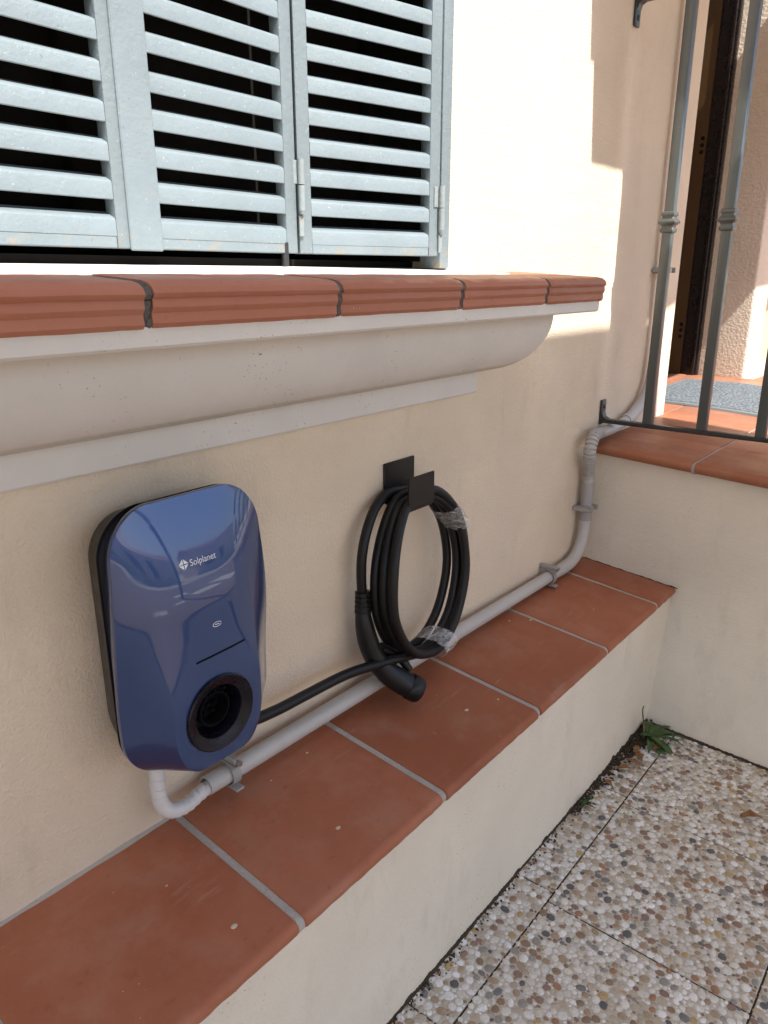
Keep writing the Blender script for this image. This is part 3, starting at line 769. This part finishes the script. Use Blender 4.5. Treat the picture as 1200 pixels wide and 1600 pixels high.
# white taped cable from the charger into the conduit
wc = thing('taped_cable', (.58, -.045, -.88), 'white tape wrapped cable curving from the charger into the conduit', 'cable')
pth = cat_rom([(.574, -.045, -.72), (.570, -.046, -.765), (.567, -.047, -.812), (.572, -.047, -.846), (.588, -.047, -.868), (.617, -.046, -.877), (.655, -.039, -.876), (.71, -.037, -.8728)], 14)
obj('cable', tube(pth, .0117, 18), 'tape_white', wc, 60)
wr = bmesh.new(); n = len(pth)
T = [(pth[min(i+1, n-1)]-pth[max(i-1, 0)]).normalized() for i in range(n)]
u = T[0].orthogonal().normalized(); rings = []
for i in range(n*3):
    t = i/(n*3-1)*(n-1); j = min(n-2, int(t)); p = pth[j].lerp(pth[j+1], t-j); d = T[j]
    u = (u-d*u.dot(d)).normalized(); v = d.cross(u); rr2 = []
    for kk in range(18):
        a = 2*math.pi*kk/18; ph = ((t*.19)+kk/18) % 1.0
        rr2.append(wr.verts.new(p+(u*math.cos(a)+v*math.sin(a))*(.0116+.0022*ph)))
    rings.append(rr2)
for i in range(len(rings)-1):
    for kk in range(18): wr.faces.new((rings[i][kk], rings[i][(kk+1) % 18], rings[i+1][(kk+1) % 18], rings[i+1][kk]))
obj('tape_wrap', wr, 'tape_white', wc, 35)

# ---------------------------------------------------------------- hook
hk = thing('cable_hook', (1.265, 0, -.46), 'black flat steel hook on the wall carrying the coiled cable', 'hook')
def plate(x0, x1, y0, y1, z0, z1): return box(x0, x1, y0, y1, z0, z1, .0018, 2)
bkp = box(1.213, 1.322, -.0045, -.0005, -.478, -.388, .0015, 1)
obj('back_plate', bkp, 'hook', hk, 40)
bb = bmesh.new()
pf = [(-.0045, -.470), (-.0045, -.474), (-.060, -.487), (-.0735, -.484), (-.0775, -.474), (-.0775, -.408), (-.0742, -.4065), (-.0735, -.47), (-.071, -.479), (-.0595, -.4825)]
prism([[Vector((x, a, c)) for a, c in pf] for x in (1.208, 1.298)], None, bb)
bmesh.ops.bevel(bb, geom=[e for e in bb.edges if all(v.co.z > -.41 for v in e.verts)], offset=.0012, segments=2, affect='EDGES')
obj('front_plate', bb, 'hook', hk, 40)

# ---------------------------------------------------------------- charging cable
cc = thing('charging_cable', (1.25, -.08, -.86), 'black charging cable coiled in loops and hung on the hook', 'cable')
RC = .0108
EX, EZ, EA, EB = 1.262, -.640, .143, .186
def ep(ang, y, ka=1.0, kb=1.0, dx=0, dz=0):        # ang clockwise from the top
    return (EX+dx+EA*ka*math.sin(R(ang)), y, EZ+dz+EB*kb*math.cos(R(ang)))
P = [(1.094, -.042, -.655), (1.092, -.041, -.60), (1.098, -.040, -.548), (1.122, -.036, -.497), (1.165, -.026, -.462), (1.225, -.018, -.449)]
P += [ep(28, -.022, 1, 1), ep(60, -.035), ep(95, -.046, .98), ep(130, -.048, .98), ep(160, -.050, .98, 1.0), ep(188, -.052, 1, 1), ep(220, -.056, 1.02), ep(255, -.060, 1.04), ep(290, -.056, 1.03), ep(325, -.042, 1, 1.0), ep(352, -.034, 1, 1.0)]
P += [ep(28, -.042, 1.02, 1.02), ep(60, -.060, 1.02), ep(95, -.072, 1.0), ep(130, -.078, 1.0), ep(160, -.080, 1), ep(188, -.086, 1.0, .98), ep(220, -.086, 1.0), ep(255, -.084, 1.02), ep(290, -.078, 1.02), ep(325, -.058, 1, .97), ep(350, -.046, 1, .94)]
P += [ep(28, -.060, 1.04, .98), ep(60, -.084, 1.03), ep(95, -.098, 1.0), ep(130, -.103, 1.0), ep(160, -.108, 1), ep(186, -.114, 1.0, .97), ep(220, -.114, 1.0), ep(255, -.110, 1.04), ep(290, -.103, 1.02), ep(322, -.082, 1, .98), ep(350, -.0615, 1, .95)]
P += [ep(24, -.066, 1.05, 1.06), ep(58, -.082, 1.09, 1.03), ep(95, -.090, 1.06), ep(130, -.092, 1.06), ep(158, -.093, 1.06, 1.03), ep(182, -.094, 1.0, 1.0), (1.215, -.094, -.816), (1.165, -.090, -.806), (1.10, -.080, -.797)]
P += [(1.006, -.072, -.784), (.90, -.066, -.782), (.82, -.062, -.781), (.75, -.058, -.772), (.70, -.05, -.745), (.665, -.045, -.71)]
obj('cable', tube(cat_rom(P, 7), RC, 14), 'rubber', cc, 60)
plugp = cat_rom([(1.094, -.042, -.640), (1.091, -.045, -.675), (1.090, -.050, -.71), (1.097, -.056, -.755), (1.110, -.066, -.798), (1.132, -.080, -.832), (1.156, -.097, -.858), (1.176, -.116, -.876)], 8)
pg = obj('plug', tube(plugp, lambda t: .0135+.009*sstep(0, .45, t)+.005*sstep(.55, .85, t), 24), 'black_plastic', cc, 50)
sr = bmesh.new()
for k in range(5):
    z = -.636-.010*k; cyl((1.0935-.0004*k, -.042-.0006*k, z), (1.0935-.0004*k, -.0425-.0006*k, z-.0065), .0158+.0006*k, 20, sr)
obj('strain_relief', sr, 'rubber', pg, 40)
d = (plugp[-1]-plugp[-4]).normalized(); e0 = plugp[-1]
hd = bmesh.new(); tube([e0-d*.012, e0-d*.010, e0+d*.012, e0+d*.015], lambda t: .0300 if .2 < t < .8 else .0285, 28, True, hd)
obj('plug_collar', hd, 'black_plastic', pg, 40)
hd = bmesh.new(); tube([e0+d*.014, e0+d*.016, e0+d*.018, e0+d*.020], lambda t: .0270 if .2 < t < .8 else .0255, 28, True, hd)
obj('plug_cap', hd, 'rubber', pg, 40)
gp = cat_rom([(1.130, -.062, -.776), (1.152, -.068, -.794), (1.176, -.080, -.815), (1.19, -.095, -.845)], 8)
obj('plug_trigger', tube(gp, lambda t: .0125-.003*t, 16), 'black_plastic', pg, 50)
def wrap(center, tang, ru, rv, length, n=40):
    c = Vector(center); t = Vector(tang).normalized(); u = Vector((0, -1, 0)); u = (u-t*u.dot(t)).normalized(); v = t.cross(u); b = bmesh.new(); rings = []
    for i in range(15):
        s = i/14; q = c+t*(s-.5)*length
        rings.append([b.verts.new(q+u*math.cos(a)*ru*(1+noise.noise(Vector((s*7, a*3, 1)))*.09)+v*math.sin(a)*rv*(1+noise.noise(Vector((s*7, a*3, 5)))*.13)) for a in [2*math.pi*k/n for k in range(n)]])
    for i in range(14):
        for k in range(n): b.faces.new((rings[i][k], rings[i][(k+1) % n], rings[i+1][(k+1) % n], rings[i+1][k]))
    return b
o = obj('film_wrap', wrap(ep(54, -.064, 1.03, 1.0), (.62, -.12, -.72), .042, .021, .070), 'film', cc, 50)
o['label'] = 'crinkled clear film holding the loops at the upper right'
o = obj('film_wrap', wrap(ep(166, -.088, 1.02, .99), (-.95, -.10, -.14), .048, .023, .056), 'film', cc, 50)
o['label'] = 'crinkled clear film holding the loops at the bottom'

# ---------------------------------------------------------------- pebbles of the paving
PAL = [(.72, .69, .625)]*9+[(.66, .62, .54)]*6+[(.82, .80, .76)]*7+[(.50, .42, .32)]*5+[(.40, .30, .20)]*3+[(.28, .19, .12)]*2+[(.12, .12, .12)]*1+[(.19, .19, .19)]*1+[(.36, .20, .12)]+[(.48, .34, .16)]+[(.30, .29, .26)]*2+[(.28, .18, .14)]*2
cell = .03; G = {}
peb = []
def ok(x, y, r):
    i, j = int(x//cell), int(y//cell)
    for a in (i-1, i, i+1):
        for c in (j-1, j, j+1):
            for (px, py, pr) in G.get((a, c), ()):
                if (px-x)**2+(py-y)**2 < ((pr+r)*.86)**2: return False
    return True
for (x0, x1, y0, y1, s) in slabs:
    if x1 < .55 or y1 < -1.05: continue
    y1 = min(y1, -.318); A = (x1-x0)*(y1-y0)
    for (r, dens) in ((.0100, 5000), (.0078, 16000), (.0062, 34000), (.0048, 52000), (.0034, 80000)):
        for _ in range(int(A*dens)):
            rr = r*random.uniform(.85, 1.15); x = random.uniform(x0+rr*.6, x1-rr*.6); y = random.uniform(y0+rr*.6, y1-rr*.6)
            if ok(x, y, rr): G.setdefault((int(x//cell), int(y//cell)), []).append((x, y, rr)); peb.append((x, y, rr, s))
tops = []
for vi in range(8):                                # dome shapes, unit radius
    vv = [Vector((0, 0, .62))]; rnd = random.Random(vi)
    for (rad, z, n) in ((.55, .52, 7), (.92, .22, 7), (1.02, -.25, 7)):
        for k in range(n): vv.append(Vector((rad*math.cos(2*math.pi*(k+.5*(rad > .8))/n)*rnd.uniform(.84, 1.12), rad*math.sin(2*math.pi*(k+.5*(rad > .8))/n)*rnd.uniform(.84, 1.12), z*rnd.uniform(.85, 1.1))))
    ff = [(0, 1+k, 1+(k+1) % 7) for k in range(7)]
    for r in (0, 1):
        for k in range(7): ff.append((1+7*r+k, 8+7*r+k, 8+7*r+(k+1) % 7, 1+7*r+(k+1) % 7))
    tops.append((vv, ff))
def cam_px(x, y, z):
    v = Vector((x, y, z+H))-cm.translation; zc = v.dot(_f); return 600+1165*v.dot(_r2)/zc, 800+1165*v.dot(_d2)/zc, zc
rank = []
for i, (x, y, r, s) in enumerate(peb):
    px, py, zc = cam_px(x, y, -H)
    rank.append((r/zc if (zc > 0 and 0 < px < 1200 and 0 < py < 1600) else 0, i))
near = set(i for _, i in sorted(rank, reverse=True)[:300])
cache = {}
V, F, COL = [], [], []
prnd = random.Random(3)
for i, (x, y, r, s) in enumerate(peb):
    vi = prnd.randrange(8); ci = prnd.randrange(len(PAL)); rz = prnd.uniform(0, 6.28); el = prnd.uniform(.86, 1.2); zz = prnd.uniform(.18, .40)
    if noise.noise(Vector((x*5, y*5, 0))) > .25 and prnd.random() < .35: ci = 22+prnd.randrange(8)
    if i in near:
        key = (vi, PAL[ci])
        if key not in cache:
            me = bpy.data.meshes.new('pebble'); me.from_pydata(tops[vi][0], [], tops[vi][1]); at = me.color_attributes.new('pcol', 'FLOAT_COLOR', 'POINT')
            for dd in at.data: dd.color = (*PAL[ci], 1)
            me.materials.append(M['pebble'])
            for p in me.polygons: p.use_smooth = True
            cache[key] = me
        place('pebble', cache[key], s, (x, y, -H), (0, 0, rz), (r*el, r/el, r*zz))
    else:
        b0 = len(V); c, sn = math.cos(rz), math.sin(rz)
        for v in tops[vi][0]:
            a, d_ = v.x*r*el, v.y*r/el; V.append((x+a*c-d_*sn, y+a*sn+d_*c, v.z*r*zz))
        F += [tuple(b0+q_ for q_ in f) for f in tops[vi][1]]; jit = prnd.uniform(.9, 1.08)
        COL += [tuple(min(1, q_*jit) for q_ in PAL[ci])]*len(tops[vi][0])
me = bpy.data.meshes.new('pebbles'); me.from_pydata(V, [], F); at = me.color_attributes.new('pcol', 'FLOAT_COLOR', 'POINT')
at.data.foreach_set('color', [q_ for c in COL for q_ in (*c, 1)])
for p in me.polygons: p.use_smooth = True
me.materials.append(M['pebble'])
tag(place('pebbles', me, ground, (0, 0, -H)), kind='stuff')

# soil and crumbs in the joint at the foot of the walls
b = bmesh.new(); dr = random.Random(11)
def crumb(b, x, y, z, r):
    g_ = bmesh.ops.create_icosphere(b, subdivisions=1, radius=r)
    for v in g_['verts']:
        v.co = Vector((x+v.co.x*dr.uniform(.6, 1.5), y+v.co.y*dr.uniform(.6, 1.4), z+v.co.z*dr.uniform(.4, .9)))
sp = random.Random(21)
prevr = None
for k in range(420):
    x = .25+k*(2.19-.25)/419; wv = .0012+.004*max(0, noise.noise(Vector((x*9, 0, 0)))+.35)+sp.uniform(0, .0035); far_ = sstep(1.45, 2.0, x); hh_ = .0025+max(0, wob(x, 1, 1, 28, .012))*(1+far_)+sp.uniform(0, .004)*(1+far_); wv *= 1+.8*far_
    cur = [b.verts.new((x, -.3105, -H+hh_)), b.verts.new((x, -.3175, -H+hh_*.9)), b.verts.new((x, -.3175-wv*.6, -H+.0025)), b.verts.new((x, -.3175-wv, -H-.002))]
    if prevr:
        for q_ in range(3): b.faces.new((prevr[q_], cur[q_], cur[q_+1], prevr[q_+1]))
    prevr = cur
prevr = None
for k in range(160):
    y = -.33-k*.7/159; xw = lx(y, .02)+.004; wv = .003+.004*max(0, noise.noise(Vector((y*11, 3, 0)))+.4)+sp.uniform(0, .003); hh_ = .003+sp.uniform(0, .003)
    cur = [b.verts.new((xw, y, -H+hh_)), b.verts.new((xw-.004, y, -H+hh_*.8)), b.verts.new((xw-.004-wv, y, -H+.001)), b.verts.new((xw-.006-wv, y, -H-.002))]
    if prevr:
        for q_ in range(3): b.faces.new((prevr[q_], cur[q_], cur[q_+1], prevr[q_+1]))
    prevr = cur
for _ in range(420):
    x = dr.uniform(.3, 2.17); k = abs(dr.gauss(0, 1)); crumb(b, x, -.322-k*.009, -H+dr.uniform(0, .003), dr.uniform(.0012, .0034))
for _ in range(260):
    crumb(b, dr.uniform(1.62, 2.12), -.324-abs(dr.gauss(0, .012)), -H+dr.uniform(0, .006), dr.uniform(.002, .0055))
for _ in range(160):
    crumb(b, 2.06+dr.gauss(0, .06), -.345+dr.gauss(0, .012), -H+dr.uniform(0, .008), dr.uniform(.003, .007))
tag(obj('soil', b, 'earth'), 'dark soil and crumbs gathered in the joint at the foot of the walls', 'soil', kind='stuff')

# ---------------------------------------------------------------- weeds, leaves
def leaf_bm(L, wd, bend, curl=.2, lobes=0, b=None, n=14, base=Vector((0, 0, 0)), az=0, pitch=.6):
    b = b or bmesh.new(); rows = []
    p = Vector(base); ang = pitch; hd_ = Vector((math.cos(az), math.sin(az), 0)); sd = Vector((-math.sin(az), math.cos(az), 0))
    for i in range(n+1):
        t = i/n; ww = wd*math.sin(math.pi*min(1, t**.75*.96+.04))**.8*(1-(.45*abs(math.sin(t*math.pi*lobes)) if lobes else 0))
        up_ = Vector((0, 0, 1))*math.cos(ang)-hd_*math.sin(ang)
        rows.append([b.verts.new(p+sd*ww*s+up_*abs(s)*ww*curl) for s in (-1, -.5, 0, .5, 1)])
        dirv = hd_*math.cos(ang)+Vector((0, 0, 1))*math.sin(ang); p = p+dirv*(L/n); ang -= bend/n
    for i in range(n):
        for k in range(4): b.faces.new((rows[i][k], rows[i][k+1], rows[i+1][k+1], rows[i+1][k]))
    return b
def solid(o, t=.0008):
    m = o.modifiers.new('thickness', 'SOLIDIFY'); m.thickness = t; return o
wp = thing('weed', (2.085, -.362, -H), 'leafy green weed rosette growing in the corner by the landing wall', 'weed')
lr = random.Random(5)
for az, L, wd, pt, bd, lo in ((q_[0], q_[1]*.78, q_[2]*.72, q_[3], q_[4], q_[5]) for q_ in ((-.35, .16, .016, .55, 1.0, 3), (.35, .10, .022, 1.0, 1.4, 0), (-1.0, .17, .014, .5, .9, 4), (-1.75, .13, .022, .55, 1.3, 0), (-2.35, .15, .024, .35, 1.1, 0), (-2.9, .12, .018, .7, 1.2, 0), (-.7, .12, .018, .95, 1.5, 0), (-1.35, .15, .015, .8, 1.4, 3), (.0, .13, .020, .8, 1.3, 0), (-2.0, .10, .016, 1.1, 1.6, 0), (.9, .06, .018, 1.2, 1.2, 0), (2.6, .07, .016, 1.15, 1.0, 0))):
    solid(obj('leaf', leaf_bm(L, wd, bd, .25, lo, None, 14, Vector((2.085+lr.uniform(-.012, .012), -.362+lr.uniform(-.008, .008), -H+.004)), az, pt*.8), 'leaf', wp, 60))
stk = obj('dry_stalk', tube(cat_rom([(2.075, -.35, -H), (2.07, -.345, -H+.06), (2.055, -.342, -H+.11), (2.035, -.35, -H+.14)], 6), .0022, 6), 'dry', wp, 60)
w2 = thing('weed', (1.672, -.332, -H), 'tiny grass tuft sprouting from the joint at the foot of the ledge', 'weed')
for k in range(7):
    solid(obj('leaf', leaf_bm(lr.uniform(.03, .055), .0035, lr.uniform(.3, 1.2), .1, 0, None, 8, Vector((1.672+lr.uniform(-.02, .02), -.334, -H+.003)), lr.uniform(-2.6, -.5), lr.uniform(.8, 1.35)), 'leaf', w2, 60), .0005)
def dead(x, y, az, L, wd, label):
    o = solid(obj('fallen_leaf', leaf_bm(L, wd, .9, .5, 2, None, 10, Vector((0, 0, .008)), az, .35), 'dead', None, 60, (x, y, -H)), .001)
    tag(o, label, 'leaf', 'fallen leaves on the paving')
dead(1.885, -.685, -.9, .06, .016, 'rust brown fallen leaf on the pebble paving near the landing wall')
dead(1.655, -.80, -.6, .06, .018, 'rust brown fallen leaf at the right edge of the photo')
dead(1.985, -.36, -2.4, .05, .014, 'dry brown fallen leaf beside the weed in the corner')
dead(1.93, -.352, -1.6, .045, .013, 'dry brown fallen leaf against the foot of the ledge')
dead(2.03, -.395, -.3, .035, .012, 'orange dead leaf lying under the green weed')

dead(1.80, -.338, -2.0, .04, .010, 'small curled dead leaf at the foot of the ledge near the grass tuft')
dead(1.87, -.345, -.8, .05, .011, 'curled dead leaf at the foot of the ledge between the two weeds')
dead(2.02, -.350, -2.9, .055, .012, 'dead leaf lying closest to the corner under the weed')
# small droppings of cement on the ledge tiles
for (x, y, r) in ((1.262, -.205, .0050), (.80, -.235, .0045), (.545, -.255, .0050), (.905, -.052, .0028), (.80, -.06, .0022), (1.70, -.06, .003), (1.35, -.235, .0026), (.52, -.12, .002), (1.75, -.10, .004), (1.95, -.2, .002)):
    b = bmesh.new(); bmesh.ops.create_icosphere(b, subdivisions=2, radius=r)
    for v in b.verts: v.co = Vector((v.co.x*1.2, v.co.y*.9, v.co.z*.3))
    obj('cement_drop', b, stucco('pale_cement', (.66, .54, .38), 1) if x == 1.262 else bpy.data.materials['pale_cement'], ledge, 60, (x, y, topz(y)+.0012))

# ---------------------------------------------------------------- unseen surroundings: roof, canopy, ground sheet and slabs added for shade and gloss
canopy = thing('shadow_canopy', (3.3, -.5, 1.3), 'unseen canopy added over the door, edge stepped to shape the wall shadow', 'canopy')
pts = [(1.99, .0), (1.99, -.54), (2.012, -.54), (2.012, -.714), (2.232, -.714), (2.235, -1.072), (2.78, -1.0), (4.15, -.915), (6.0, -.86), (6.0, 0)]  # unseen canopy, outline drawn to cast the stepped shadow edge
pts = [(a, min(c, -.001)) for a, c in pts]
b = bmesh.new(); prism([[Vector((a, c, z)) for a, c in pts] for z in (1.3, 1.40)], None, b)
obj('slab', b, 'white', canopy)
EY, EZZ, XR = -1.30, -.206+1.4*1.30, 2.85-.17*1.30-.02  # unseen roof added to keep the sun off the lower wall and paving
cp = thing('shade_roof', (.0, -3.0, -H), 'unseen roof added behind the camera to shade the lower wall', 'shade_roof')
obj('roof', box(-6, XR, -4.3, EY, EZZ, EZZ+.05), 'concrete', cp)
for k in range(5): obj('beam', box(-5.8+k*1.95, -5.68+k*1.95, -4.2, EY-.1, EZZ-.14, EZZ-.002), 'door_brown', cp)
for px, py in ((-5.7, -4.1), (2.05, -4.1), (-1.9, -4.1), (-5.7, -1.6)): obj('post', box(px-.06, px+.06, py-.06, py+.06, -H, EZZ-.14, .006, 1), 'door_brown', cp)
drv = bmesh.new(); box(-9, 14, -9.2, -2.1, -.004, .004, 0, 1, drv)  # unseen ground sheet added to darken the gloss reflection and warm the bounce
ma = NT('bounce_earth').geo(); ca = ma.mix(ma.ramp(ma.noise(60, 4, .7), [(.3, 0), (.7, 1)]), (.20, .135, .088), (.26, .185, .125)); ma.done(ca, .9)
tag(obj('bounce_sheet', drv, ma.m, None, None, (0, 0, -H+.002)), kind='structure')
for k, (x0, x1, y0, y1) in enumerate(((1.4, 1.9, -3.6, -3.3), (2.6, 3.4, -4.2, -3.5), (1.8, 2.7, -5.2, -4.6), (3.8, 4.6, -5.0, -3.2), (.3, .9, -3.1, -2.75))):  # unseen pale slabs added as bright patches for the gloss to mirror
    tag(obj('reflection_slab', box(x0, x1, y0, y1, -H+.004, -H+.03, .006, 1), 'white'), ('small square', 'wide', 'long', 'tall narrow', 'nearest')[k]+' pale slab added out of view to show in the charger gloss', 'slab', 'pale slabs added for the gloss')
def neighbour(x0, x1, top, name_lab, wins):
    nh = thing('neighbour_house', ((x0+x1)/2, -14, -H), name_lab, 'house')
    obj('wall', box(x0, x1, -19, -14, -H-.05, top), 'cream', nh)
    rfb = bmesh.new(); prism([[Vector((x, a, c)) for a, c in ((-19.3, top+.001), (-16.5, top+.7), (-13.75, top+.001))] for x in (x0-.2, x1+.15)], None, rfb); obj('roof', rfb, 'step', nh)
    for wx in wins:
        wn = obj('window', box(wx, wx+1.0, -14.02, -13.96, -.6, .5, .01, 1), 'door_brown', nh)
        obj('pane', box(wx+.08, wx+.92, -13.956, -13.95, -.52, .42), 'glass_dark', wn)
neighbour(-12, 5.6, .9, 'neighbouring cream house with a tiled roof across the yard, left of the gap', (-3, -.5, 1.6))
neighbour(9.0, 18, 1.4, 'neighbouring cream house with a tiled roof across the yard, right of the gap', (9.8, 12.2))
